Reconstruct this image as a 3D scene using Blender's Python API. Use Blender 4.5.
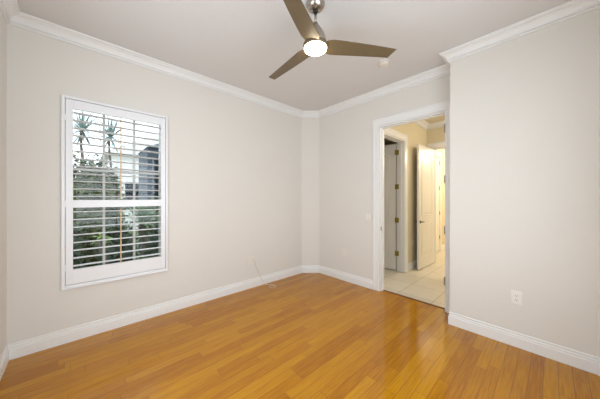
import bpy, bmesh, math, random
from mathutils import Vector, Matrix
random.seed(7)
R = math.radians
PI = math.pi
for o in list(bpy.data.objects):
    bpy.data.objects.remove(o)
scene = bpy.context.scene
COL = scene.collection

# ------------------------------------------------------------------ camera
F_PX = 236.0
CAM_Z = 1.386
cd = bpy.data.cameras.new('camera')
cam = bpy.data.objects.new('camera', cd)
COL.objects.link(cam)
cam.location = (0, 0, CAM_Z)
cam.rotation_euler = (R(90), 0, R(-43.06))
cd.sensor_width = 36.0
cd.lens = 36.0 * F_PX / 600.0
cd.shift_y = -1.5 / 600.0
cd.clip_start = 0.02
scene.camera = cam

# ------------------------------------------------------------------ view, world, lights
vs = scene.view_settings
vs.view_transform = 'Standard'
vs.look = 'None'
vs.gamma = 1.0
vs.use_curve_mapping = False
vs.exposure = 0.06

w = bpy.data.worlds.new('world')
scene.world = w
w.use_nodes = True
bg = w.node_tree.nodes['Background']
bg.inputs[0].default_value = (0.88, 0.935, 1.0, 1)
bg.inputs[1].default_value = 3.1


def area(name, loc, rot, sx, sy, power, color):
    l = bpy.data.lights.new(name, 'AREA')
    l.shape = 'RECTANGLE'
    l.size, l.size_y, l.energy, l.color = sx, sy, power, color
    o = bpy.data.objects.new(name, l)
    COL.objects.link(o)
    o.location, o.rotation_euler = loc, rot
    return o


# added fill light entering by two made-up windows behind the camera
area('fill_rear_window', (-0.64, 1.25, 1.5), (R(90), 0, R(-90)), 1.5, 1.7, 12, (0.80, 0.90, 1.0))
area('fill_side_window', (0.95, -0.65, 1.5), (R(90), 0, 0), 2.1, 1.7, 31, (0.80, 0.90, 1.0))


def point(name, loc, power, color, size=0.08):
    l = bpy.data.lights.new(name, 'POINT')
    l.energy, l.color, l.shadow_soft_size = power, color, size
    o = bpy.data.objects.new(name, l)
    COL.objects.link(o)
    o.location = loc
    return o


point('hall_lamp', (5.33, 0.3, 2.76), 20, (1.0, 0.89, 0.74), 0.05)
point('hall_entry_fill', (3.85, 0.15, 2.70), 17, (1.0, 0.90, 0.76), 0.25)  # unseen fill, added to brighten the side-room door and nearby hall wall
point('far_room_lamp', (7.0, 0.6, 2.6), 105, (1.0, 0.87, 0.66), 0.15)


# ------------------------------------------------------------------ materials
def srgb(r, g, b):
    def f(c):
        c /= 255.0
        return c / 12.92 if c <= 0.04045 else ((c + 0.055) / 1.055) ** 2.4
    return (f(r), f(g), f(b), 1)


def mat(name, col, rough=0.6, metal=0.0, noise=0.0, scale=8.0, bump=0.0, bscale=60.0, spec=0.5, emit=None, es=0):
    m = bpy.data.materials.new(name)
    m.use_nodes = True
    nt = m.node_tree
    b = nt.nodes['Principled BSDF']
    b.inputs['Base Color'].default_value = col
    b.inputs['Roughness'].default_value = rough
    b.inputs['Metallic'].default_value = metal
    b.inputs['Specular IOR Level'].default_value = spec
    tc = nt.nodes.new('ShaderNodeTexCoord')
    n = nt.nodes.new('ShaderNodeTexNoise')
    n.inputs['Scale'].default_value = scale
    n.inputs['Detail'].default_value = 4
    nt.links.new(tc.outputs['Object'], n.inputs['Vector'])
    mx = nt.nodes.new('ShaderNodeMix')
    mx.data_type = 'RGBA'
    nt.links.new(n.outputs['Fac'], mx.inputs[0])
    mx.inputs[6].default_value = tuple(c * (1 - noise) for c in col[:3]) + (1,)
    mx.inputs[7].default_value = tuple(min(1, c * (1 + noise)) for c in col[:3]) + (1,)
    nt.links.new(mx.outputs[2], b.inputs['Base Color'])
    if bump > 0:
        n2 = nt.nodes.new('ShaderNodeTexNoise')
        n2.inputs['Scale'].default_value = bscale
        nt.links.new(tc.outputs['Object'], n2.inputs['Vector'])
        bp = nt.nodes.new('ShaderNodeBump')
        bp.inputs['Strength'].default_value = bump
        bp.inputs['Distance'].default_value = 0.002
        nt.links.new(n2.outputs['Fac'], bp.inputs['Height'])
        nt.links.new(bp.outputs['Normal'], b.inputs['Normal'])
    if emit:
        b.inputs['Emission Color'].default_value = emit
        b.inputs['Emission Strength'].default_value = es
    return m


M = {}
M['wall'] = mat('wall_paint', srgb(227, 223, 216), 0.75, noise=0.012, scale=3, bump=0.15, bscale=120, spec=0.3)
M['ceil'] = mat('ceiling_paint', srgb(220, 218, 216), 0.85, noise=0.012, scale=3, bump=0.15, bscale=90, spec=0.2)
M['trim'] = mat('trim_paint', srgb(238, 238, 236), 0.35, noise=0.008)
M['shut'] = mat('shutter_paint', srgb(240, 241, 243), 0.35, noise=0.008)
M['rod'] = mat('tan_rod', srgb(214, 184, 146), 0.5, noise=0.05)
M['plate'] = mat('plate_plastic', srgb(230, 225, 215), 0.35, noise=0.01)
M['outlet'] = mat('outlet_plastic', srgb(240, 238, 232), 0.3, noise=0.01)
M['slot'] = mat('dark_slot', srgb(70, 62, 55), 0.6, noise=0.05)
M['hallwall'] = mat('hall_wall_paint', srgb(224, 214, 186), 0.75, noise=0.012, scale=3, spec=0.3)
M['hallceil'] = mat('hall_ceiling_paint', srgb(226, 216, 196), 0.85, noise=0.01)
M['door'] = mat('door_paint', srgb(236, 233, 226), 0.35, noise=0.01)
M['brass'] = mat('antique_brass', srgb(150, 134, 52), 0.42, metal=0.4, noise=0.12, scale=60)
M['nickel'] = mat('brushed_nickel', srgb(176, 168, 158), 0.28, metal=1.0, noise=0.05, scale=90)
M['dark_nickel'] = mat('dark_nickel', srgb(112, 104, 94), 0.35, metal=0.9, noise=0.05, scale=60)
M['black'] = mat('black_rubber', srgb(28, 26, 24), 0.5, noise=0.1)
M['blade'] = mat('fan_blade_taupe', srgb(106, 90, 64), 0.45, noise=0.06, scale=25)
M['detector'] = mat('detector_plastic', srgb(226, 218, 208), 0.5, noise=0.01)
M['cable'] = mat('white_cable', srgb(226, 216, 196), 0.5, noise=0.02)
M['strip'] = mat('threshold_wood', srgb(104, 58, 22), 0.35, noise=0.2, scale=30)
M['vinyl'] = mat('white_vinyl', srgb(206, 204, 198), 0.45, noise=0.01)
M['lens'] = mat('lit_frosted_lens', srgb(255, 240, 210), 0.5, emit=(1.0, 0.86, 0.62, 1), es=22)
# outdoors
M['grass'] = mat('lawn_green', srgb(74, 92, 48), 0.9, noise=0.45, scale=14)
M['hedge'] = mat('hedge_leaf', srgb(92, 98, 62), 0.6, noise=0.4, scale=9)
M['dark_leaf'] = mat('dark_leaf', srgb(58, 72, 50), 0.6, noise=0.45, scale=12)
M['palm'] = mat('palm_leaf', srgb(126, 144, 140), 0.5, noise=0.25, scale=12)
M['yucca'] = mat('yucca_leaf', srgb(96, 122, 84), 0.5, noise=0.3, scale=12)
M['lime'] = mat('lime_leaf', srgb(112, 136, 52), 0.5, noise=0.3, scale=12)
M['trunk'] = mat('palm_trunk', srgb(98, 84, 76), 0.8, noise=0.3, scale=30)
M['pale'] = mat('pale_stucco', srgb(212, 209, 205), 0.8, noise=0.03)
M['slate'] = mat('slate_blue_stucco', srgb(50, 60, 72), 0.7, noise=0.06)
M['darkglass'] = mat('dark_window_glass', srgb(20, 26, 32), 0.3, noise=0.1, spec=0.2)
M['greymetal'] = mat('grey_metal', srgb(96, 108, 120), 0.45, noise=0.03)
M['rooftile'] = mat('roof_tile', srgb(66, 88, 102), 0.7, noise=0.1, scale=20)


def glass_mat():
    m = bpy.data.materials.new('window_glass')
    m.use_nodes = True
    nt = m.node_tree
    nt.nodes.remove(nt.nodes['Principled BSDF'])
    out = nt.nodes['Material Output']
    t = nt.nodes.new('ShaderNodeBsdfTransparent')
    t.inputs[0].default_value = (0.93, 0.96, 0.96, 1)
    g = nt.nodes.new('ShaderNodeBsdfGlossy')
    g.inputs['Roughness'].default_value = 0.02
    fr = nt.nodes.new('ShaderNodeFresnel')
    fr.inputs[0].default_value = 1.3
    mx = nt.nodes.new('ShaderNodeMixShader')
    nt.links.new(fr.outputs[0], mx.inputs[0])
    nt.links.new(t.outputs[0], mx.inputs[1])
    nt.links.new(g.outputs[0], mx.inputs[2])
    nt.links.new(mx.outputs[0], out.inputs[0])
    return m


M['glass'] = glass_mat()


def floor_mat():
    m = bpy.data.materials.new('honey_oak_strip_floor')
    m.use_nodes = True
    nt = m.node_tree
    N, L = nt.nodes, nt.links
    b = N['Principled BSDF']
    tc = N.new('ShaderNodeTexCoord')
    sp = N.new('ShaderNodeSeparateXYZ')
    L.new(tc.outputs['Object'], sp.inputs[0])

    def mth(op, a, bb=None, c=None):
        n = N.new('ShaderNodeMath')
        n.operation = op
        for i, v in enumerate((a, bb, c)):
            if v is None:
                continue
            if isinstance(v, (int, float)):
                n.inputs[i].default_value = v
            else:
                L.new(v, n.inputs[i])
        return n.outputs[0]
    X, Y = sp.outputs[0], sp.outputs[1]
    W = 0.0785
    ry = mth('DIVIDE', mth('ADD', Y, 10.0), W)
    row = mth('FLOOR', ry)
    fy = mth('FRACT', ry)
    wn = N.new('ShaderNodeTexWhiteNoise')
    wn.noise_dimensions = '1D'
    L.new(row, wn.inputs['W'])
    rx = mth('ADD', mth('DIVIDE', mth('ADD', X, 10.0), 0.95), mth('MULTIPLY', wn.outputs[0], 17.3))
    # warp the joints so planks differ in length
    pl = mth('FLOOR', rx)
    fx = mth('FRACT', rx)
    cmb = N.new('ShaderNodeCombineXYZ')
    L.new(row, cmb.inputs[0])
    L.new(pl, cmb.inputs[1])
    w2 = N.new('ShaderNodeTexWhiteNoise')
    w2.noise_dimensions = '2D'
    L.new(cmb.outputs[0], w2.inputs['Vector'])
    # grain
    vm = N.new('ShaderNodeCombineXYZ')
    L.new(mth('ADD', mth('MULTIPLY', X, 1.6), mth('MULTIPLY', w2.outputs[0], 37.0)), vm.inputs[0])
    L.new(mth('MULTIPLY', Y, 34.0), vm.inputs[1])
    gn = N.new('ShaderNodeTexNoise')
    gn.inputs['Scale'].default_value = 2.6
    gn.inputs['Detail'].default_value = 6
    gn.inputs['Roughness'].default_value = 0.62
    L.new(vm.outputs[0], gn.inputs['Vector'])
    tone = mth('ADD', mth('MULTIPLY', w2.outputs[0], 0.34), mth('ADD', mth('MULTIPLY', gn.outputs[0], 1.25), -0.22))
    cr = N.new('ShaderNodeValToRGB')
    el = cr.color_ramp.elements
    el[0].position = 0.05
    el[0].color = srgb(140, 76, 3)
    el[1].position = 1.0
    el[1].color = srgb(204, 146, 22)
    e = el.new(0.5)
    e.color = srgb(174, 112, 2)
    L.new(tone, cr.inputs[0])
    # joints
    dy = mth('MINIMUM', fy, mth('SUBTRACT', 1.0, fy))
    dx = mth('MINIMUM', fx, mth('SUBTRACT', 1.0, fx))
    gy = mth('LESS_THAN', dy, 0.022)
    gx = mth('LESS_THAN', dx, 0.0018)
    gap = mth('MAXIMUM', gy, gx)
    mx = N.new('ShaderNodeMix')
    mx.data_type = 'RGBA'
    L.new(mth('MULTIPLY', gap, 0.6), mx.inputs[0])
    L.new(cr.outputs[0], mx.inputs[6])
    mx.inputs[7].default_value = srgb(96, 54, 20)
    L.new(mx.outputs[2], b.inputs['Base Color'])
    b.inputs['Roughness'].default_value = 0.13
    b.inputs['Specular IOR Level'].default_value = 0.45
    bp = N.new('ShaderNodeBump')
    bp.inputs['Strength'].default_value = 0.25
    bp.inputs['Distance'].default_value = 0.0008
    L.new(mth('SUBTRACT', mth('MULTIPLY', gn.outputs[0], 0.25), gap), bp.inputs['Height'])
    L.new(bp.outputs[0], b.inputs['Normal'])
    return m


def tile_mat():
    m = bpy.data.materials.new('cream_floor_tile')
    m.use_nodes = True
    nt = m.node_tree
    N, L = nt.nodes, nt.links
    b = N['Principled BSDF']
    tc = N.new('ShaderNodeTexCoord')
    mp = N.new('ShaderNodeMapping')
    mp.inputs['Location'].default_value = (-3.915 + 4.5, -1.09 + 4.5, 0)
    L.new(tc.outputs['Object'], mp.inputs[0])
    br = N.new('ShaderNodeTexBrick')
    br.offset = 0.0
    br.inputs['Scale'].default_value = 1.0
    br.inputs['Brick Width'].default_value = 0.45
    br.inputs['Row Height'].default_value = 0.45
    br.inputs['Mortar Size'].default_value = 0.0035
    br.inputs['Mortar Smooth'].default_value = 0.1
    br.inputs['Color1'].default_value = srgb(226, 220, 206)
    br.inputs['Color2'].default_value = srgb(218, 211, 196)
    br.inputs['Mortar'].default_value = srgb(150, 140, 124)
    L.new(mp.outputs[0], br.inputs[0])
    n = N.new('ShaderNodeTexNoise')
    n.inputs['Scale'].default_value = 5
    n.inputs['Detail'].default_value = 5
    L.new(tc.outputs['Object'], n.inputs[0])
    mx = N.new('ShaderNodeMix')
    mx.data_type = 'RGBA'
    mx.blend_type = 'MULTIPLY'
    mx.inputs[0].default_value = 0.12
    L.new(br.outputs[0], mx.inputs[6])
    L.new(n.outputs[0], mx.inputs[7])
    L.new(mx.outputs[2], b.inputs['Base Color'])
    b.inputs['Roughness'].default_value = 0.3
    return m


M['floor'] = floor_mat()
M['tile'] = tile_mat()


# ------------------------------------------------------------------ mesh helpers
def props(o, label=None, cat=None, group=None, kind=None):
    if label:
        o['label'] = label
    if cat:
        o['category'] = cat
    if group:
        o['group'] = group
    if kind:
        o['kind'] = kind
    return o


def link(name, bm, m, parent=None, smooth=False, bevel=0):
    bmesh.ops.recalc_face_normals(bm, faces=bm.faces)
    me = bpy.data.meshes.new(name)
    bm.to_mesh(me)
    bm.free()
    if m is not None:
        me.materials.append(m)
    if smooth:
        for p in me.polygons:
            p.use_smooth = True
    o = bpy.data.objects.new(name, me)
    COL.objects.link(o)
    if parent is not None:
        o.parent = parent
    if bevel:
        bv = o.modifiers.new('bevel', 'BEVEL')
        bv.width = bevel
        bv.segments = 2
        bv.limit_method = 'ANGLE'
        bv.angle_limit = R(40)
    return o


def empty(name, loc=(0, 0, 0), rz=0, **kw):
    o = bpy.data.objects.new(name, None)
    o.empty_display_size = 0.1
    COL.objects.link(o)
    o.location = loc
    o.rotation_euler = (0, 0, rz)
    return props(o, **kw)


def box(bm, x0, x1, y0, y1, z0, z1, mtx=None):
    vs_ = [bm.verts.new((x, y, z)) for x in (x0, x1) for y in (y0, y1) for z in (z0, z1)]
    for f in ((0, 1, 3, 2), (4, 6, 7, 5), (0, 4, 5, 1), (2, 3, 7, 6), (0, 2, 6, 4), (1, 5, 7, 3)):
        bm.faces.new([vs_[i] for i in f])
    if mtx is not None:
        bmesh.ops.transform(bm, matrix=mtx, verts=vs_)
    return vs_


def prism(bm, pts, a0, a1, axis='z'):
    def P(p, a):
        if axis == 'z':
            return (p[0], p[1], a)
        if axis == 'y':
            return (p[0], a, p[1])
        return (a, p[0], p[1])
    lo = [bm.verts.new(P(p, a0)) for p in pts]
    hi = [bm.verts.new(P(p, a1)) for p in pts]
    bm.faces.new(lo)
    bm.faces.new(hi)
    n = len(pts)
    for i in range(n):
        bm.faces.new((lo[i], lo[(i + 1) % n], hi[(i + 1) % n], hi[i]))
    return lo + hi


def lathe(bm, prof, seg=32, center=(0, 0)):
    rings = []
    for r, z in prof:
        if r < 1e-6:
            rings.append([bm.verts.new((center[0], center[1], z))])
        else:
            rings.append([bm.verts.new((center[0] + r * math.cos(2 * PI * i / seg), center[1] + r * math.sin(2 * PI * i / seg), z)) for i in range(seg)])
    for a, b in zip(rings, rings[1:]):
        for i in range(seg):
            j = (i + 1) % seg
            if len(a) == 1 and len(b) == 1:
                continue
            if len(a) == 1:
                bm.faces.new((a[0], b[i], b[j]))
            elif len(b) == 1:
                bm.faces.new((a[i], a[j], b[0]))
            else:
                bm.faces.new((a[i], a[j], b[j], b[i]))


def tube(bm, pts, r, seg=8):
    pts = [Vector(p) for p in pts]
    rings = []
    for i, p in enumerate(pts):
        d = (pts[min(i + 1, len(pts) - 1)] - pts[max(i - 1, 0)]).normalized()
        up = Vector((0, 0, 1)) if abs(d.z) < 0.9 else Vector((1, 0, 0))
        s = d.cross(up).normalized()
        t = s.cross(d).normalized()
        rr = r[i] if isinstance(r, (list, tuple)) else r
        rings.append([bm.verts.new(p + s * rr * math.cos(2 * PI * k / seg) + t * rr * math.sin(2 * PI * k / seg)) for k in range(seg)])
    for a, b in zip(rings, rings[1:]):
        for i in range(seg):
            bm.faces.new((a[i], a[(i + 1) % seg], b[(i + 1) % seg], b[i]))
    bm.faces.new(rings[0])
    bm.faces.new(rings[-1])


def wall(name, p0, p1, th, m, z1, openings=(), label='', out=1):
    """Thick wall from p0 to p1 (plan); thickness goes to the left of p0->p1 times out."""
    p0, p1 = Vector(p0), Vector(p1)
    d = (p1 - p0)
    ln = d.length
    d.normalize()
    ang = math.atan2(d.y, d.x)
    bm = bmesh.new()
    ss = sorted({0.0, ln} | {o[0] for o in openings} | {o[1] for o in openings})
    y0, y1 = (0, th) if out > 0 else (-th, 0)
    for a, b in zip(ss, ss[1:]):
        mid = (a + b) / 2
        op = [o for o in openings if o[0] < mid < o[1]]
        if not op:
            box(bm, a, b, y0, y1, 0, z1)
        else:
            if op[0][2] > 0.01:
                box(bm, a, b, y0, y1, 0, op[0][2])
            box(bm, a, b, y0, y1, op[0][3], z1)
    bmesh.ops.transform(bm, matrix=Matrix.Translation((p0.x, p0.y, 0)) @ Matrix.Rotation(ang, 4, 'Z'), verts=bm.verts)
    bmesh.ops.remove_doubles(bm, verts=bm.verts, dist=1e-5)
    o = link(name, bm, m)
    return props(o, label=label, cat='wall', kind='structure')


def miter_dirs(path, closed):
    """unit-offset (to the RIGHT of travel) at every vertex."""
    n = len(path)
    res = []
    for i in range(n):
        def nrm(a, b):
            d = (Vector(b) - Vector(a)).normalized()
            return Vector((d.y, -d.x))
        if closed or 0 < i < n - 1:
            n0 = nrm(path[(i - 1) % n], path[i])
            n1 = nrm(path[i], path[(i + 1) % n])
            m_ = (n0 + n1)
            m_ = m_ / m_.length_squared * 2
            res.append(m_)
        elif i == 0:
            res.append(nrm(path[0], path[1]))
        else:
            res.append(nrm(path[-2], path[-1]))
    return res


def sweep_segment(bm, prof, pa, pb, ma, mb):
    A = [bm.verts.new((pa[0] + ma.x * d, pa[1] + ma.y * d, z)) for d, z in prof]
    B = [bm.verts.new((pb[0] + mb.x * d, pb[1] + mb.y * d, z)) for d, z in prof]
    n = len(prof)
    for i in range(n):
        bm.faces.new((A[i], A[(i + 1) % n], B[(i + 1) % n], B[i]))
    bm.faces.new(A)
    bm.faces.new(B)


# ------------------------------------------------------------------ room plan
CEIL = 2.975
A = (-0.454, 3.18)
B = (3.01, 3.18)
C_ = (3.254, 2.956)
D = (3.254, 0.768)
E = (2.977, 0.768)
F = (2.977, -0.245)
G = (2.75, -0.47)
H = (-0.454, -0.47)
TH = 0.12
DZ = 2.452     # door opening height
DY0, DY1 = 0.877, 1.758

wall('wall_left', A, B, 0.16, M['wall'], CEIL, [(0.454 - 0.108, 0.454 + 0.760, 0.545, 2.335)],
     'long beige wall on the left that holds the shuttered window')
bm = bmesh.new()
prism(bm, [B, C_, (3.374, 3.00), (3.374, 3.34), (3.01, 3.34)], 0, CEIL)
props(link('wall_corner', bm, M['wall']), 'narrow angled beige wall across the far corner', 'wall', kind='structure')
wall('wall_back', C_, D, TH, M['wall'], CEIL, [(2.956 - DY1, 2.956 - DY0, 0, DZ)], 'beige far wall with the open doorway to the hall')
bm = bmesh.new()
prism(bm, [(2.977, 0.768), (3.254, 0.768), (3.374, 0.768), (3.374, -1.6), (3.254, -1.6), (3.254, -0.30), (3.06, -0.30), (2.977, -0.245)], 0, CEIL)
props(link('wall_right', bm, M['wall']), 'beige wall on the right that steps forward, with the single outlet', 'wall', kind='structure')
bm = bmesh.new()
prism(bm, [F, G, (2.75, -0.59), (3.254, -0.59), (3.254, -0.30), (3.06, -0.30)], 0, CEIL)
props(link('wall_near_right_corner', bm, M['wall']), 'short angled wall at the extreme right edge of the photo', 'wall', kind='structure')
wall('wall_near_right', G, H, TH, M['wall'], CEIL, [(2.75 - 2.0, 2.75 + 0.10, 0.65, 2.35)], 'beige wall beside the camera with an added window')
wall('wall_near_left', H, A, TH, M['wall'], CEIL, [(0.47 + 0.5, 0.47 + 2.0, 0.65, 2.35)], 'sliver of beige wall at the extreme left edge of the photo')

bm = bmesh.new()
prism(bm, [A, B, C_, (3.254, DY1), (3.333, DY1), (3.333, DY0), (3.254, DY0), D, E, F, G, H], -0.03, 0)
props(link('floor', bm, M['floor']), 'honey coloured strip wood floor of the empty room', 'floor', kind='structure')
bm = bmesh.new()
prism(bm, [(-0.60, 3.34), (3.374, 3.34), (3.374, -0.6), (-0.60, -0.6)], CEIL, CEIL + 0.1)
props(link('ceiling', bm, M['ceil']), 'plain off-white ceiling above the empty room', 'ceiling', kind='structure')

# crown moulding and baseboards (profile: distance from the wall, height)
cz = CEIL
CROWN = [(0, cz - 0.101), (0.012, cz - 0.101), (0.018, cz - 0.096), (0.018, cz - 0.089), (0.010, cz - 0.085), (0.010, cz - 0.082),
         (0.024, cz - 0.080), (0.027, cz - 0.074), (0.024, cz - 0.070), (0.026, cz - 0.062), (0.034, cz - 0.048), (0.048, cz - 0.034),
         (0.064, cz - 0.026), (0.064, cz - 0.019), (0.078, cz - 0.017), (0.084, cz - 0.012), (0.086, cz - 0.0005), (0, cz - 0.0005)]
BASE = [(0, 0.001), (0.016, 0.001), (0.016, 0.088), (0.012, 0.094), (0.012, 0.106), (0.006, 0.112), (0.005, 0.121),
        (0.011, 0.124), (0.011, 0.131), (0.006, 0.136), (0, 0.136)]
room = [A, B, C_, D, E, F, G, H]
md = miter_dirs(room, True)
crown_lab = ['white crown moulding along the top of the left window wall', 'short white crown moulding across the angled far corner',
             'white crown moulding above the doorway wall', 'tiny return of crown moulding at the step of the right wall',
             'white crown moulding along the top of the right wall', 'crown moulding over the angled wall at the right photo edge',
             'crown moulding over the wall beside the camera', 'crown moulding over the wall sliver at the left photo edge']
for i in range(8):
    bm = bmesh.new()
    j = (i + 1) % 8
    sweep_segment(bm, CROWN, room[i], room[j], md[i], md[j])
    props(link('trim_%d' % (i + 1), bm, M['trim']), crown_lab[i], 'crown moulding', kind='structure')
bp_ = [(3.254, 1.858), C_, B, A, H, G, F, E, D]
bp_.reverse()
# travel so that the room is on the right: A->B->C ...  (clockwise)
bpath = [D, E, F, G, H, A, B, C_, (3.254, 1.858)]
md = miter_dirs(bpath, False)
names = ['step', 'right', 'near_right_corner', 'near_right', 'near_left', 'left', 'corner', 'back']
blab = ['return of white baseboard at the step beside the doorway', 'white baseboard along the right wall under the outlet',
        'white baseboard of the angled wall at the right photo edge', 'white baseboard of the wall beside the camera',
        'white baseboard at the extreme left edge of the photo', 'long white baseboard under the shuttered window',
        'short white baseboard across the angled far corner', 'white baseboard between far corner and doorway']
for i, nme in enumerate(names):
    bm = bmesh.new()
    sweep_segment(bm, BASE, bpath[i], bpath[i + 1], md[i], md[i + 1])
    props(link('baseboard_' + nme, bm, M['trim']), blab[i], 'baseboard', kind='structure')


# ------------------------------------------------------------------ doors and doorways
def casing_profile_boxes(bm, w0, w1, y0, zt, cw=0.108, t=0.018, wl=None, wr=None, sgn=-1):
    """casing around an opening w0..w1 along local x, on plane y0, projecting sgn*t."""
    wl = cw if wl is None else wl
    wr = cw if wr is None else wr
    def B_(x0, x1, z0, z1, tt):
        ya, yb = sorted((y0, y0 + sgn * tt))
        box(bm, x0, x1, ya, yb, z0, z1)
    B_(w0 - wl, w0 + 0.0, 0.001, zt + cw, t * 0.62)
    B_(w1, w1 + wr, 0.001, zt + cw, t * 0.62)
    B_(w0, w1, zt, zt + cw, t * 0.62)
    # outer back band and inner bead
    if wl > 0.09:
        B_(w0 - wl, w0 - wl + 0.026, 0.001, zt + cw, t)
        B_(w0 - 0.014, w0 - 0.004, 0.001, zt + 0.004, t * 0.85)
    if wr > 0.09:
        B_(w1 + wr - 0.026, w1 + wr, 0.001, zt + cw, t)
    B_(w1 + 0.004, w1 + 0.014, 0.001, zt + 0.004, t * 0.85)
    B_(w0 - wl + 0.026, w1 + wr, zt + cw - 0.026, zt + cw, t)
    B_(w0 - 0.014, w1 + 0.014, zt + 0.004, zt + 0.014, t * 0.85)


def jamb_boxes(bm, w0, w1, y0, y1, zt, stop=None, t=0.018):
    box(bm, w0, w0 + t, y0, y1, 0.001, zt)
    box(bm, w1 - t, w1, y0, y1, 0.001, zt)
    box(bm, w0 + t, w1 - t, y0, y1, zt - t, zt)
    if stop:
        s0, s1 = stop
        box(bm, w0 + t, w0 + t + 0.012, s0, s1, 0.001, zt - t)
        box(bm, w1 - t - 0.012, w1 - t, s0, s1, 0.001, zt - t)
        box(bm, w0 + t + 0.012, w1 - t - 0.012, s0, s1, zt - t - 0.012, zt - t)


def arch(x0, x1, z0, z1, rise, n=12):
    pts = [(x0, z0), (x1, z0), (x1, z1 - rise)]
    for i in range(1, n):
        u = i / n
        x = x1 + (x0 - x1) * u
        pts.append((x, z1 - rise + rise * math.sin(PI * u) ** 0.8))
    pts.append((x0, z1 - rise))
    return pts


def inset(pts, d):
    cx = (min(p[0] for p in pts) + max(p[0] for p in pts)) / 2
    cz_ = (min(p[1] for p in pts) + max(p[1] for p in pts)) / 2
    w_ = (max(p[0] for p in pts) - min(p[0] for p in pts)) / 2
    h_ = (max(p[1] for p in pts) - min(p[1] for p in pts)) / 2
    return [(cx + (p[0] - cx) * (w_ - d) / w_, cz_ + (p[1] - cz_) * (h_ - d) / h_) for p in pts]


def door_leaf(w_, h_, parent, name='leaf', t=0.036, loc=(0, 0, 0), rz=0):
    """leaf from local x=0..w, y=-t..0, two raised panels (arched top panel)."""
    bm = bmesh.new()
    box(bm, 0, w_, -t, 0, 0.0, h_)
    for pts in (arch(0.115, w_ - 0.115, 1.02, h_ - 0.13, 0.11), [(0.115, 0.24), (w_ - 0.115, 0.24), (w_ - 0.115, 0.86), (0.115, 0.86)]):
        for ysurf, s in ((-t, -1), (0, 1)):
            outer, inner = pts, inset(pts, 0.022)
            n = len(pts)
            o0 = [bm.verts.new((p[0], ysurf, p[1])) for p in outer]
            mid_ = [bm.verts.new((p[0], ysurf + s * 0.007, p[1])) for p in inset(pts, 0.010)]
            i0 = [bm.verts.new((p[0], ysurf + s * 0.0002, p[1])) for p in inner]
            f1 = [bm.verts.new((p[0], ysurf + s * 0.0002, p[1])) for p in inset(pts, 0.034)]
            f2 = [bm.verts.new((p[0], ysurf + s * 0.005, p[1])) for p in inset(pts, 0.060)]
            for a_, b_ in ((o0, mid_), (mid_, i0), (f1, f2)):
                for i in range(n):
                    bm.faces.new((a_[i], a_[(i + 1) % n], b_[(i + 1) % n], b_[i]))
            bm.faces.new(f2)
    o = link(name, bm, M['door'], parent)
    o.location = loc
    o.rotation_euler = (0, 0, rz)
    return o


def hinge(parent, loc, rz, m='brass', leaf_a=0.034, leaf_b=0.034):
    bm = bmesh.new()
    lathe(bm, [(0, -0.050), (0.0035, -0.050), (0.0065, -0.046), (0.0065, 0.046), (0.0035, 0.050), (0, 0.050)], 12)
    if leaf_a:
        box(bm, 0.002, leaf_a, -0.0015, 0.0015, -0.045, 0.045)
    if leaf_b:
        box(bm, -0.0015, 0.0015, 0.002, leaf_b, -0.045, 0.045)
    o = link('hinge', bm, M[m], parent)
    o.location = loc
    o.rotation_euler = (0, 0, rz)
    return o


HZ = (2.235, 1.615, 0.995, 0.375)

# door_1: cased opening of this room.  Local frame: x along -Y of the world from (3.254, DY1), y = +X of the world (into the hall)
d1 = empty('door_1', (3.254, DY1, 0), R(-90), label='white cased doorway from the room to the tiled hall, its leaf taken off', cat='doorway', kind='structure')
W1 = DY1 - DY0
bm = bmesh.new()
casing_profile_boxes(bm, 0, W1, 0, DZ, wl=0.098, wr=0.105)
link('casing', bm, M['trim'], d1, bevel=0.002)
# local y positive must point to world +X : rotation -90 maps local +y to world +X
bm = bmesh.new()
jamb_boxes(bm, 0.0005, W1 - 0.0005, 0.0005, TH - 0.0005, DZ - 0.001, stop=(0.045, 0.08))
link('jamb', bm, M['trim'], d1, bevel=0.0015)
bm = bmesh.new()
casing_profile_boxes(bm, 0, W1, TH, DZ, sgn=1, wl=0.088)
link('hall_casing', bm, M['trim'], d1, bevel=0.002)
for hz in HZ:
    bm = bmesh.new()
    lathe(bm, [(0, -0.050), (0.004, -0.050), (0.0065, -0.046), (0.0065, 0.046), (0.004, 0.050), (0, 0.050)], 12, (W1 - 0.022, -0.008))
    box(bm, W1 - 0.0205, W1 - 0.0178, -0.006, 0.034, -0.045, 0.045)
    link('hinge', bm, M['nickel'], d1).location = (0, 0, hz)
bm = bmesh.new()
box(bm, 0.018, 0.0195, 0.006, 0.036, -0.03, 0.03)
box(bm, 0.0192, 0.0200, 0.014, 0.028, -0.014, 0.014)
o = link('strike_plate', bm, M['nickel'], d1)
o.location = (0, 0, 0.93)

bm = bmesh.new()
prism(bm, [(3.318, 0.0005), (3.352, 0.0005), (3.350, 0.006), (3.344, 0.009), (3.326, 0.009), (3.320, 0.005)], DY0 + 0.0185, DY1 - 0.0185, 'y')
props(link('trim_9', bm, M['strip']), 'dark brown wooden threshold strip where wood floor meets hall tile', 'threshold', kind='structure')

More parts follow.
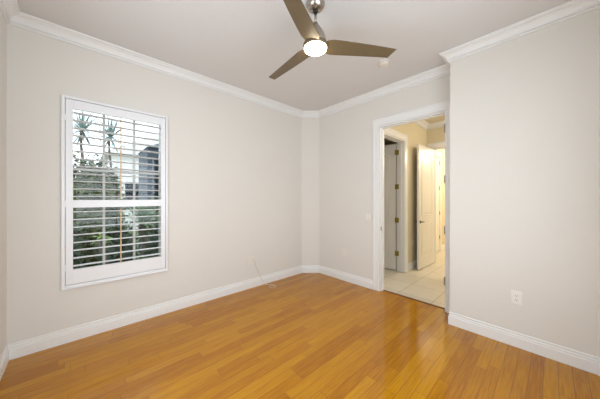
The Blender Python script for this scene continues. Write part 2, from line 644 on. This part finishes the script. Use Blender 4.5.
# ------------------------------------------------------------------ hall shell
HY = 1.88
wall('wall_hall_left', (3.374, HY), (5.54, HY), 0.14, M['hallwall'], CEIL, [(3.60 - 3.374, 4.42 - 3.374, 0, DZ)], 'cream hall wall with the panelled door ajar, seen through the doorway')
wall('wall_hall_end', (5.54, 2.0), (5.54, -1.6), 0.14, M['hallwall'], CEIL, [(2.0 - 1.75, 2.0 - 0.95, 0, DZ)], 'cream wall at the end of the hall, above the bright doorway')
wall('wall_hall_right', (9.0, -1.6), (3.254, -1.6), 0.12, M['hallwall'], CEIL, (), 'cream wall closing the hall out of sight on the right')
wall('wall_far_room_left', (5.68, 2.0), (9.0, 2.0), 0.12, M['hallwall'], CEIL, [(6.00 - 5.68, 6.84 - 5.68, 0, DZ)], 'brightly lit cream wall of the room beyond the hall')
wall('wall_far_room_end', (9.0, 2.0), (9.0, -1.6), 0.12, M['hallwall'], CEIL, (), 'far end wall of the room beyond the hall')
# small room behind the left hall door
wall('wall_side_room_back', (3.374, 3.34), (5.54, 3.34), 0.12, M['hallwall'], CEIL, (), 'back wall of the dim side room off the hall')
wall('wall_side_room_end', (5.42, 3.34), (5.42, 2.02), 0.12, M['hallwall'], CEIL, (), 'end wall of the dim side room off the hall')
bm = bmesh.new()
box(bm, 3.255, 9.12, -1.72, 3.46, -0.04, -0.031)
box(bm, 3.3335, 9.12, DY0, DY1, -0.031, -0.0005)
box(bm, 3.375, 9.12, -1.72, DY0, -0.031, -0.0005)
box(bm, 3.375, 9.12, DY1, 3.46, -0.031, -0.0005)
props(link('floor_hall', bm, M['tile']), 'cream square floor tiles of the hall beyond the doorway', 'floor', kind='structure')
bm = bmesh.new()
box(bm, 3.374, 9.12, -1.72, 3.46, CEIL, CEIL + 0.1)
props(link('ceiling_hall', bm, M['hallceil']), 'cream ceiling of the hall seen through the doorway', 'ceiling', kind='structure')
hp = [(3.374, 1.88), (5.54, 1.88), (5.54, -1.6), (3.374, -1.6)]
md = miter_dirs(hp, True)
for k, (i, j, lab) in enumerate(((0, 1, 'cream lit crown moulding of the left hall wall'), (1, 2, 'cream lit crown moulding of the hall end wall'))):
    bm = bmesh.new()
    sweep_segment(bm, CROWN, hp[i], hp[j], md[i], md[j])
    props(link('trim_%d' % (10 + k), bm, M['trim']), lab, 'crown moulding', kind='structure')


def base_run(name, p0, p1, lab):
    p0, p1 = Vector(p0), Vector(p1)
    d = (p1 - p0).normalized()
    n = Vector((d.y, -d.x))
    bm = bmesh.new()
    sweep_segment(bm, BASE, p0, p1, n, n)
    props(link(name, bm, M['trim']), lab, 'baseboard', kind='structure')


base_run('baseboard_hall_left', (4.53, HY), (5.52, HY), 'white baseboard of the hall wall behind the open door')
base_run('baseboard_far_room', (6.94, 2.0), (9.0, 2.0), 'white baseboard of the lit wall beyond the hall')
base_run('baseboard_far_room_near', (5.68, 2.0), (5.89, 2.0), 'short white baseboard beside the far closed door')

# door_2: left hall doorway, leaf swung 90 degrees into the side room, hinge at (4.42, 2.02)
d2 = empty('door_2', (3.60, HY, 0), 0, label='white arched-panel door with dark brass hinges, open into the dim side room left of the hall', cat='door', kind='structure')
bm = bmesh.new()
casing_profile_boxes(bm, 0, 0.82, 0, DZ)
link('casing', bm, M['trim'], d2, bevel=0.002)
bm = bmesh.new()
jamb_boxes(bm, 0.0005, 0.8195, 0.0005, 0.1395, DZ - 0.001, stop=(0.05, 0.085))
link('jamb', bm, M['trim'], d2, bevel=0.0015)
lf = door_leaf(0.775, 2.405, d2, loc=(0.799, 0.157, 0.014), rz=R(93))
for hz in (2.25, 1.60, 0.965, 0.335):
    bm = bmesh.new()
    lathe(bm, [(0, -0.050), (0.004, -0.050), (0.0075, -0.046), (0.0075, 0.046), (0.004, 0.050), (0, 0.050)], 12, (0.797, 0.1475))
    box(bm, 0.7985, 0.8010, 0.100, 0.146, -0.045, 0.045)
    box(bm, 0.800, 0.834, 0.1535, 0.1560, -0.045, 0.045, Matrix.Translation((-0.036, -0.0, 0)))
    link('hinge', bm, M['brass'], d2).location = (0, 0, hz)
# latch side knob
def lever(parent, loc, rz, m='dark_nickel', flip=1):
    bm = bmesh.new()
    lathe(bm, [(0, 0), (0.030, 0), (0.030, 0.004), (0.026, 0.008), (0.012, 0.010), (0.010, 0.040), (0.013, 0.046), (0, 0.048)], 20)
    bmesh.ops.transform(bm, matrix=Matrix.Rotation(R(90), 4, 'X'), verts=bm.verts)
    tube(bm, [(0, -0.042, 0), (flip * 0.03, -0.044, 0.001), (flip * 0.07, -0.044, 0.0), (flip * 0.105, -0.040, -0.004)], [0.009, 0.008, 0.007, 0.006], 10)
    o = link('handle', bm, M[m], parent, smooth=True)
    o.location = loc
    o.rotation_euler = (0, 0, rz)
    return o
lever(lf, (0.775 - 0.065, 0.0, 0.91), R(180), flip=1)

# door_3: end doorway of the hall, leaf folded back along the left hall wall
d3 = empty('door_3', (5.54, 1.75, 0), R(-90), label='cream-lit open door with silver lever, folded back along the hall wall', cat='door', kind='structure')
bm = bmesh.new()
casing_profile_boxes(bm, 0, 0.80, 0, DZ)
link('casing', bm, M['trim'], d3, bevel=0.002)
bm = bmesh.new()
jamb_boxes(bm, 0.0005, 0.7995, 0.0005, 0.1395, DZ - 0.001, stop=(0.05, 0.085))
link('jamb', bm, M['trim'], d3, bevel=0.0015)
# leaf: hinge at world (5.52,1.735), running to (4.74,1.755); local x -> world -Y, local y -> world +X
lf3 = door_leaf(0.775, 2.405, d3, loc=(0.026, -0.024, 0.014), rz=R(-91.5))
lever(lf3, (0.775 - 0.065, 0.0, 0.91), R(180), flip=1)
lever(lf3, (0.775 - 0.065, -0.036, 0.91), 0, flip=-1)
for hz in HZ:
    bm = bmesh.new()
    lathe(bm, [(0, -0.050), (0.004, -0.050), (0.0065, -0.046), (0.0065, 0.046), (0.004, 0.050), (0, 0.050)], 12, (0.010, -0.028))
    link('hinge', bm, M['nickel'], d3).location = (0, 0, hz)

# door_4: closed door on the lit wall beyond
d4 = empty('door_4', (6.00, 2.0, 0), 0, label='closed white door on the bright yellow-lit wall beyond the hall', cat='door', kind='structure')
bm = bmesh.new()
casing_profile_boxes(bm, 0, 0.84, 0, DZ)
link('casing', bm, M['trim'], d4, bevel=0.002)
bm = bmesh.new()
jamb_boxes(bm, 0.0005, 0.8395, 0.0005, 0.1195, DZ - 0.001)
link('jamb', bm, M['trim'], d4, bevel=0.0015)
door_leaf(0.80, 2.405, d4, loc=(0.02, 0.042, 0.014))
for hz in (2.29, 1.645, 0.998, 0.376):
    bm = bmesh.new()
    lathe(bm, [(0, -0.050), (0.004, -0.050), (0.008, -0.046), (0.008, 0.046), (0.004, 0.050), (0, 0.050)], 12, (0.822, -0.004))
    link('hinge', bm, M['brass'], d4).location = (0, 0, hz)


# ------------------------------------------------------------------ window_1 and shutter
win = empty('window_1', (0.326, 3.28, 0), 0, label='white-barred window behind the shutter louvers, showing the garden', cat='window', kind='structure')
wx0, wx1, wz0, wz1 = -0.434, 0.434, 0.547, 2.333
bm = bmesh.new()
fw = 0.045
box(bm, wx0, wx0 + fw, -0.03, 0.05, wz0, wz1)
box(bm, wx1 - fw, wx1, -0.03, 0.05, wz0, wz1)
box(bm, wx0 + fw, wx1 - fw, -0.03, 0.05, wz0, wz0 + fw)
box(bm, wx0 + fw, wx1 - fw, -0.03, 0.05, wz1 - fw, wz1)
link('frame', bm, M['vinyl'], win, bevel=0.003)
bm = bmesh.new()
box(bm, wx0 + fw, wx1 - fw, -0.005, 0.025, 1.664, 1.690)
link('meeting_rail', bm, M['vinyl'], win, bevel=0.002)
bm = bmesh.new()
for mx_ in (-0.134, 0.134):
    box(bm, mx_ - 0.011, mx_ + 0.011, 0.000, 0.020, wz0 + fw, 1.655)
    box(bm, mx_ - 0.011, mx_ + 0.011, 0.000, 0.020, 1.695, wz1 - fw)
link('muntins', bm, M['vinyl'], win)
bm = bmesh.new()
box(bm, wx0 + fw, wx1 - fw, 0.028, 0.032, wz0 + fw, wz1 - fw)
link('pane', bm, M['glass'], win)

sh = empty('plantation_shutter', (0.324, 3.18, 0.527), 0, label='white plantation shutter with open louvers over the window on the left wall', cat='shutter')
Z0 = 0.527


def sbox(bm, x0, x1, y0, y1, z0, z1):
    box(bm, x0 - 0.332, x1 - 0.332, y0 - 3.18, y1 - 3.18, z0 - Z0, z1 - Z0)


bm = bmesh.new()
ox0, ox1, oz0, oz1 = -0.117, 0.781, 0.527, 2.358
ix0, ix1, iz0, iz1 = -0.092, 0.760, 0.552, 2.336
for (a, b, c, d) in ((ox0, ix0, oz0, oz1), (ix1, ox1, oz0, oz1), (ix0, ix1, oz0, iz0), (ix0, ix1, iz1, oz1)):
    sbox(bm, a, b, 3.145, 3.1795, c, d)
# inner leg of the L frame, inside the wall opening
for (a, b, c, d) in ((-0.099, -0.092, 0.546, 2.334), (0.760, 0.767, 0.546, 2.334)):
    sbox(bm, a, b, 3.16, 3.215, c, d)
# small drip ledge at the bottom
sbox(bm, ox0 - 0.006, ox1 + 0.006, 3.138, 3.1795, oz0 - 0.010, oz0 - 0.0)
link('frame', bm, M['shut'], sh, bevel=0.003)
bm = bmesh.new()
px0, px1, pz0, pz1 = -0.0885, 0.7565, 0.556, 2.332
lx0, lx1 = -0.037, 0.712
for (a, b, c, d) in ((px0, lx0, pz0, pz1), (lx1, px1, pz0, pz1), (lx0, lx1, pz0, 0.695), (lx0, lx1, 1.292, 1.366), (lx0, lx1, 2.246, pz1)):
    sbox(bm, a, b, 3.153, 3.182, c, d)
link('panel', bm, M['shut'], sh, bevel=0.002)
bm = bmesh.new()
n = 14
pr = []
for i in range(n):
    a = 2 * PI * i / n
    pr.append((0.0375 * math.cos(a), 0.0058 * math.sin(a)))
prism(bm, pr, lx0 + 0.001 - 0.332, lx1 - 0.001 - 0.332, 'x')
louv = link('louver', bm, M['shut'], sh)
zs = [2.212 - 0.0738 * i for i in range(12)] + [1.251 - 0.0746 * i for i in range(8)]
for i, z in enumerate(zs):
    o = louv if i == 0 else louv.copy()
    if i:
        COL.objects.link(o)
        o.parent = sh
    o.location = (0, 3.168 - 3.18, z - Z0)
    o.rotation_euler = (R(-2), 0, 0)
for z0, z1 in ((1.385, 2.235), (0.71, 1.27)):
    bm = bmesh.new()
    sbox(bm, 0.3235, 0.3345, 3.118, 3.129, z0, z1)
    props(link('tilt_rod', bm, M['rod'], sh, bevel=0.002), 'tan tilt rod')
for hz in (2.15, 1.33, 0.72):
    bm = bmesh.new()
    sbox(bm, -0.099, -0.084, 3.1440, 3.1535, hz - 0.03, hz + 0.03)
    link('hinge', bm, M['shut'], sh)


def plain_window(name, loc, rz, wdt, lab):
    e = empty(name, loc, rz, label=lab, cat='window', kind='structure')
    bm = bmesh.new()
    h0, h1, f = 0.65, 2.35, 0.05
    x0, x1 = -wdt / 2 + 0.001, wdt / 2 - 0.001
    box(bm, x0, x0 + f, 0.02, 0.09, h0 + 0.001, h1 - 0.001)
    box(bm, x1 - f, x1, 0.02, 0.09, h0 + 0.001, h1 - 0.001)
    box(bm, x0 + f, x1 - f, 0.02, 0.09, h0 + 0.001, h0 + f)
    box(bm, x0 + f, x1 - f, 0.02, 0.09, h1 - f, h1 - 0.001)
    box(bm, x0 + f, x1 - f, 0.03, 0.08, 1.48, 1.52)
    link('frame', bm, M['vinyl'], e, bevel=0.003)
    return e


plain_window('added_window_2', (-0.454, 1.28, 0), R(90), 1.5, 'unseen window added in the wall behind the camera to let in light')  # this window and the next are invented openings for the fill lights
plain_window('added_window_3', (0.95, -0.47, 0), R(180), 2.1, 'unseen window added in the wall beside the camera to let in light')

# ------------------------------------------------------------------ ceiling fan
FX, FY = 1.4036, 1.318
fan = empty('ceiling_fan', (FX, FY, CEIL), 0, label='three-blade taupe ceiling fan with brushed nickel body and lit round lamp', cat='ceiling fan')


def fz(z):
    return z - CEIL


bm = bmesh.new()
lathe(bm, [(0, fz(2.9745)), (0.074, fz(2.9745)), (0.076, fz(2.968)), (0.072, fz(2.950)), (0.060, fz(2.928)), (0.036, fz(2.913)), (0.022, fz(2.910)), (0, fz(2.910))], 40)
link('canopy', bm, M['nickel'], fan, smooth=True)
bm = bmesh.new()
lathe(bm, [(0, fz(2.912)), (0.016, fz(2.911)), (0.021, fz(2.902)), (0.016, fz(2.893)), (0, fz(2.892))], 24)
link('hanger_ball', bm, M['black'], fan, smooth=True)
bm = bmesh.new()
lathe(bm, [(0, fz(2.893)), (0.0105, fz(2.893)), (0.0105, fz(2.806)), (0, fz(2.806))], 20)
link('downrod', bm, M['nickel'], fan, smooth=True)
bm = bmesh.new()
lathe(bm, [(0, fz(2.812)), (0.018, fz(2.812)), (0.022, fz(2.800)), (0.034, fz(2.780)), (0.058, fz(2.745)), (0.076, fz(2.705)), (0.087, fz(2.670)),
           (0.088, fz(2.650)), (0.088, fz(2.640)), (0, fz(2.640))], 48)
link('motor_housing', bm, M['nickel'], fan, smooth=True)
bm = bmesh.new()
lathe(bm, [(0, fz(2.640)), (0.092, fz(2.640)), (0.100, fz(2.634)), (0.100, fz(2.612)), (0.094, fz(2.606)), (0, fz(2.606))], 48)
link('hub', bm, M['blade'], fan, smooth=False, bevel=0.002)
bm = bmesh.new()
lathe(bm, [(0, fz(2.6055)), (0.091, fz(2.6055)), (0.091, fz(2.602)), (0.088, fz(2.594)), (0.076, fz(2.586)), (0.055, fz(2.579)), (0.025, fz(2.576)), (0, fz(2.575))], 48)
link('light_lens', bm, M['lens'], fan, smooth=True)
# blade: outline (u, v); pitched 11.5 degrees with the v+ edge lower
top_edge = [(0.075, -0.050), (0.10, -0.064), (0.14, -0.073), (0.20, -0.073), (0.30, -0.070), (0.42, -0.064), (0.55, -0.056), (0.685, -0.046)]
bot_edge = [(0.654, 0.047), (0.55, 0.052), (0.42, 0.059), (0.30, 0.066), (0.20, 0.072), (0.14, 0.074), (0.10, 0.066), (0.075, 0.052)]
bm = bmesh.new()
prism(bm, top_edge + bot_edge, -0.004, 0.004)
bmesh.ops.transform(bm, matrix=Matrix.Rotation(R(-11.5), 4, 'X'), verts=bm.verts)
bl = link('blade', bm, M['blade'], fan, bevel=0.002)
for i, a in enumerate((-34.4, 85.6, 205.6)):
    o = bl if i == 0 else bl.copy()
    if i:
        COL.objects.link(o)
        o.parent = fan
    o.location = (0, 0, fz(2.625))
    o.rotation_euler = (0, 0, R(a))

# ------------------------------------------------------------------ smoke detector
sd = empty('smoke_detector', (1.385 + 1.22, 1.36, CEIL), 0, label='round off-white smoke detector on the ceiling beyond the fan blade tip', cat='smoke detector')
sd.location = (0.7299 * 0.983 + 0.6835 * 2.763, -0.6825 * 0.983 + 0.7309 * 2.763, CEIL)
bm = bmesh.new()
lathe(bm, [(0, -0.0005), (0.070, -0.0005), (0.070, -0.010), (0.066, -0.014), (0, -0.014)], 40)
link('base', bm, M['detector'], sd)
bm = bmesh.new()
lathe(bm, [(0, -0.014), (0.060, -0.014), (0.062, -0.024), (0.056, -0.038), (0.040, -0.046), (0, -0.047)], 40)
link('cover', bm, M['detector'], sd)
bm = bmesh.new()
for k in range(20):
    a = 2 * PI * k / 20
    box(bm, 0.0590, 0.0606, -0.005, 0.005, -0.0215, -0.0155, Matrix.Rotation(a, 4, 'Z'))
link('vent_slots', bm, M['slot'], sd)


# ------------------------------------------------------------------ plates (local: x across, y out of wall = -y, z up)
def plate(parent, w_, h_, m='plate'):
    bm = bmesh.new()
    v = box(bm, -w_ / 2, w_ / 2, -0.006, -0.0003, -h_ / 2, h_ / 2)
    return link('cover_plate', bm, M[m], parent, bevel=0.003)


def receptacle(parent, x, z):
    bm = bmesh.new()
    pts = []
    for i in range(20):
        a = 2 * PI * i / 20
        pts.append((x + 0.017 * math.cos(a), z + max(-0.0135, min(0.0135, 0.018 * math.sin(a)))))
    prism(bm, pts, -0.0085, -0.005, 'y')
    r = link('receptacle', bm, M['outlet'], parent)
    bm = bmesh.new()
    box(bm, x - 0.008, x - 0.0055, -0.0089, -0.0083, z - 0.002, z + 0.007)
    box(bm, x + 0.0055, x + 0.008, -0.0089, -0.0083, z - 0.002, z + 0.006)
    lathe_pts = [(x + 0.0028 * math.cos(2 * PI * i / 10), z - 0.008 + 0.0028 * math.sin(2 * PI * i / 10)) for i in range(10)]
    prism(bm, lathe_pts, -0.0089, -0.0083, 'y')
    link('slots', bm, M['slot'], r)


def screw(parent, x, z):
    bm = bmesh.new()
    prism(bm, [(x + 0.003 * math.cos(2 * PI * i / 10), z + 0.003 * math.sin(2 * PI * i / 10)) for i in range(10)], -0.0068, -0.0055, 'y')
    link('screw', bm, M['outlet'], parent)


# wall facing -X: plate normal -X -> local -y = world -X -> rotate -90
def wall_thing(name, x, y, z, rz, **kw):
    return empty(name, (x, y, z), rz, **kw)


o1 = wall_thing('wall_outlet', 2.977, 0.229, 0.458, R(-90), label='white duplex outlet low on the right wall', cat='outlet')
plate(o1, 0.076, 0.120, 'outlet')
receptacle(o1, 0, 0.0195)
receptacle(o1, 0, -0.0195)
screw(o1, 0, 0)

o2 = wall_thing('wall_outlet', 3.254, 2.376, 0.462, R(-90), label='beige double cover plate low on the far wall left of the doorway', cat='outlet')
plate(o2, 0.116, 0.118)
receptacle(o2, -0.023, 0.0195)
receptacle(o2, -0.023, -0.0195)
bm = bmesh.new()
box(bm, 0.007, 0.039, -0.0085, -0.005, -0.033, 0.033)
link('insert', bm, M['plate'], o2, bevel=0.002)

o3 = wall_thing('light_switch', 3.254, 1.935, 1.09, R(-90), label='beige two-gang light switch beside the door casing', cat='light switch')
plate(o3, 0.116, 0.112)
for sx in (-0.023, 0.023):
    bm = bmesh.new()
    prism(bm, [(-0.0055, -0.033), (-0.0115, 0.033 * 0.9), (-0.0055, 0.033)], sx - 0.0165, sx + 0.0165, 'x')
    link('rocker', bm, M['outlet'], o3)

o4 = wall_thing('wall_jack', 1.921, 3.18, 0.418, 0, label='beige jack plate low on the left wall with a white cable hanging from it', cat='wall jack')
plate(o4, 0.116, 0.112)
receptacle(o4, -0.03, 0.0)
bm = bmesh.new()
box(bm, 0.026, 0.044, -0.012, -0.005, 0.020, 0.040)
link('jack', bm, M['outlet'], o4)

o5 = wall_thing('wall_outlet', 4.80, HY, 0.50, 0, label='small white outlet on the shaded hall wall beside the open door', cat='outlet')
plate(o5, 0.070, 0.112, 'outlet')
receptacle(o5, 0, 0.0195)
receptacle(o5, 0, -0.0195)

# cable
pts = [(1.956, 3.170, 0.448), (1.966, 3.158, 0.444), (1.985, 3.152, 0.40), (2.02, 3.158, 0.31), (2.065, 3.160, 0.21), (2.095, 3.156, 0.145),
       (2.12, 3.150, 0.09), (2.15, 3.146, 0.035), (2.175, 3.138, 0.006), (2.20, 3.10, 0.004), (2.235, 3.04, 0.004), (2.25, 2.98, 0.004),
       (2.225, 2.935, 0.004), (2.18, 2.925, 0.004), (2.155, 2.965, 0.004), (2.168, 3.03, 0.006), (2.205, 3.085, 0.0105)]
# smooth it (Catmull-Rom)
sm = []
for i in range(len(pts) - 1):
    p = [Vector(pts[max(0, min(len(pts) - 1, i + k))]) for k in (-1, 0, 1, 2)]
    for s in range(6):
        t = s / 6
        sm.append(0.5 * ((2 * p[1]) + (-p[0] + p[2]) * t + (2 * p[0] - 5 * p[1] + 4 * p[2] - p[3]) * t * t + (-p[0] + 3 * p[1] - 3 * p[2] + p[3]) * t ** 3))
sm.append(Vector(pts[-1]))
bm = bmesh.new()
tube(bm, sm, 0.0035, 8)
cb = props(link('cable', bm, M['cable'], smooth=True), 'thin white cable looping from the wall jack onto the wood floor', 'cable')
bm = bmesh.new()
tube(bm, [(2.205, 3.085, 0.0105), (2.216, 3.102, 0.0115), (2.222, 3.112, 0.0115)], 0.006, 8)
link('plug', bm, M['slot'], cb)

# ------------------------------------------------------------------ outdoors
bm = bmesh.new()
box(bm, -14, 20, 3.4, 40, -0.35, -0.15)
props(link('ground_outside', bm, M['grass']), 'green ground of the garden outside the window', 'ground', kind='structure')


def leaf_cloud(bm, n, fn, size, up=0.3):
    for _ in range(n):
        p, nrm_ = fn()
        a = random.uniform(0, 2 * PI)
        d = Vector((math.cos(a), math.sin(a), random.uniform(-0.4, 0.9))).normalized()
        s = d.cross(nrm_)
        if s.length < 0.01:
            continue
        s.normalize()
        L_ = size * random.uniform(0.6, 1.3)
        w_ = L_ * 0.24
        c = p + d * L_ * 0.5 + nrm_ * L_ * 0.06
        e = p + d * L_
        f = [bm.verts.new(q) for q in (p, c + s * w_, e, c - s * w_)]
        bm.faces.new(f)


def shrub(name, c, r, n, size, m, lab, group=None, cat='shrub'):
    root = empty(name, (c[0], c[1], -0.15), 0, label=lab, cat=cat)
    if group:
        root['group'] = group
    bm = bmesh.new()
    H2 = c[2] + 0.15

    def fn():
        while True:
            v = Vector((random.uniform(-1, 1), random.uniform(-1, 1), random.uniform(-1, 1)))
            if 0.45 < v.length < 1:
                break
        k = 1 + 0.16 * math.sin(v.x * 7 + c[0] * 3) * math.cos(v.y * 6 + v.z * 5)
        p = Vector((v.x * r[0] * k, v.y * r[1] * k, H2 + v.z * r[2] * k))
        p.z = max(p.z, 0.02)
        return p, v.normalized()
    leaf_cloud(bm, n, fn, size)
    link('foliage', bm, m, root)
    bm = bmesh.new()
    for k in range(5):
        a = 2 * PI * k / 5 + c[0]
        tube(bm, [(0.03 * math.cos(a), 0.03 * math.sin(a), 0), (r[0] * 0.3 * math.cos(a), r[1] * 0.3 * math.sin(a), H2 * 0.6),
                  (r[0] * 0.55 * math.cos(a), r[1] * 0.55 * math.sin(a), H2 + r[2] * 0.3)], [0.022, 0.014, 0.006], 6)
    link('stem', bm, M['trunk'], root)
    return root


def blade_leaf(bm, base, az, el, L_, w_, droop, nseg=6):
    d = Vector((math.cos(az) * math.cos(el), math.sin(az) * math.cos(el), math.sin(el)))
    s = Vector((-math.sin(az), math.cos(az), 0))
    prev = None
    p = Vector(base)
    for i in range(nseg + 1):
        u = i / nseg
        ww = w_ * (math.sin(PI * min(1, 0.12 + u * 0.9)) ** 0.7 if u < 1 else 0.02)
        up = s.cross(d).normalized()
        a = bm.verts.new(p + s * ww + up * ww * 0.35)
        m_ = bm.verts.new(p)
        b = bm.verts.new(p - s * ww + up * ww * 0.35)
        if prev:
            bm.faces.new((prev[0], a, m_, prev[1]))
            bm.faces.new((prev[1], m_, b, prev[2]))
        prev = (a, m_, b)
        p = p + d * (L_ / nseg)
        d = (d + Vector((0, 0, -droop / nseg))).normalized()


def spiky(name, x, y, trunk_h, n, L_, w_, m, lab, cat, droop=0.8, elmin=-0.3):
    root = empty(name, (x, y, -0.15), 0, label=lab, cat=cat)
    if trunk_h > 0.05:
        bm = bmesh.new()
        k = 9
        tube(bm, [(0.03 * math.sin(i * 1.3), 0.02 * math.cos(i), trunk_h * i / k) for i in range(k + 1)], [0.026 + 0.003 * (i % 2) for i in range(k + 1)], 10)
        link('trunk', bm, M['trunk'], root)
    bm = bmesh.new()
    for i in range(n):
        el = elmin + (1.45 - elmin) * (i / n) ** 0.8
        blade_leaf(bm, (0, 0, trunk_h + random.uniform(-0.03, 0.03)), i * 2.399, el + random.uniform(-0.1, 0.1), L_ * random.uniform(0.8, 1.1), w_, droop)
    link('leaves', bm, m, root)
    return root


spiky('palm', 0.05, 7.0, 3.0, 60, 0.52, 0.016, M['palm'], 'slim spiky palm whose head shows nearest the left edge of the window', 'palm tree', droop=0.35, elmin=-0.9)
spiky('palm', 0.67, 9.0, 3.34, 64, 0.66, 0.020, M['palm'], 'slim spiky palm behind the tan tilt rod outside the window', 'palm tree', droop=0.35, elmin=-0.9)
spiky('yucca', 0.83, 5.02, 1.10, 60, 0.46, 0.020, M['yucca'], 'green spiky yucca in front of the dark neighbouring building', 'yucca', droop=0.3)
shrub('hedge', (-1.20, 6.0, 0.95), (0.52, 0.42, 1.05), 4200, 0.13, M['hedge'], 'olive hedge bush furthest left outside the window', 'hedge bushes outside the window', 'hedge')
shrub('hedge', (0.17, 5.75, 0.96), (0.47, 0.34, 1.12), 10500, 0.11, M['hedge'], 'tall olive hedge bush below the left palm', 'hedge bushes outside the window', 'hedge')
shrub('hedge', (1.18, 6.0, 0.62), (0.20, 0.28, 0.72), 3200, 0.10, M['hedge'], 'smaller olive hedge bush beside the dark neighbouring building', 'hedge bushes outside the window', 'hedge')
shrub('shrub', (-0.18, 4.50, 0.40), (0.22, 0.26, 0.72), 3000, 0.08, M['dark_leaf'], 'dark green shrub behind the lower left louvers')
shrub('shrub', (0.42, 4.50, 0.38), (0.24, 0.24, 0.70), 3000, 0.08, M['dark_leaf'], 'dark green shrub behind the lower middle louvers')
shrub('shrub', (1.00, 4.25, 0.36), (0.24, 0.24, 0.68), 3000, 0.08, M['dark_leaf'], 'dark green shrub behind the lower right louvers')
spiky('leafy_plant', 0.22, 3.86, 1.02, 16, 0.15, 0.020, M['lime'], 'small lime green leafy plant close behind the lower louvers', 'plant', droop=1.6)

# neighbouring dark building with glazed bays
hb = empty('neighbour_building', (1.28, 7.2, -0.15), 0, label='dark slate blue building with glazed bays outside the right part of the window', cat='building')
bm = bmesh.new()
box(bm, 0.02, 5.0, 0.02, 1.3, 0, 2.85)
link('walls', bm, M['slate'], hb)
for k in range(4):
    for (za, zb) in ((0.2, 1.25), (1.45, 2.6)):
        bm = bmesh.new()
        box(bm, 0.12 + k * 0.75, 0.68 + k * 0.75, -0.02, 0.018, za, zb)
        wq = link('window', bm, M['greymetal'], hb)
        bm = bmesh.new()
        box(bm, 0.16 + k * 0.75, 0.64 + k * 0.75, -0.026, -0.021, za + 0.04, zb - 0.04)
        link('pane', bm, M['darkglass'], wq)
bm = bmesh.new()
prism(bm, [(0.0, 2.86), (5.1, 2.86), (4.2, 3.3), (0.5, 3.1)], -0.05, 1.4, 'y')
link('roof', bm, M['rooftile'], hb)

hp_ = empty('neighbour_house', (1.1, 14.0, -0.15), 0, label='pale stucco house far beyond the hedge, behind the palms', cat='house')
bm = bmesh.new()
box(bm, 0, 7.0, 0, 5.0, 0, 3.6)
link('walls', bm, M['pale'], hp_)
bm = bmesh.new()
prism(bm, [(-0.3, 3.61), (7.3, 3.61), (5.6, 4.7), (1.6, 4.7)], -0.3, 5.3, 'y')
link('roof', bm, M['pale'], hp_)
bm = bmesh.new()
box(bm, 0.5, 1.2, -0.03, -0.001, 1.0, 2.3)
link('window', bm, M['darkglass'], hp_)
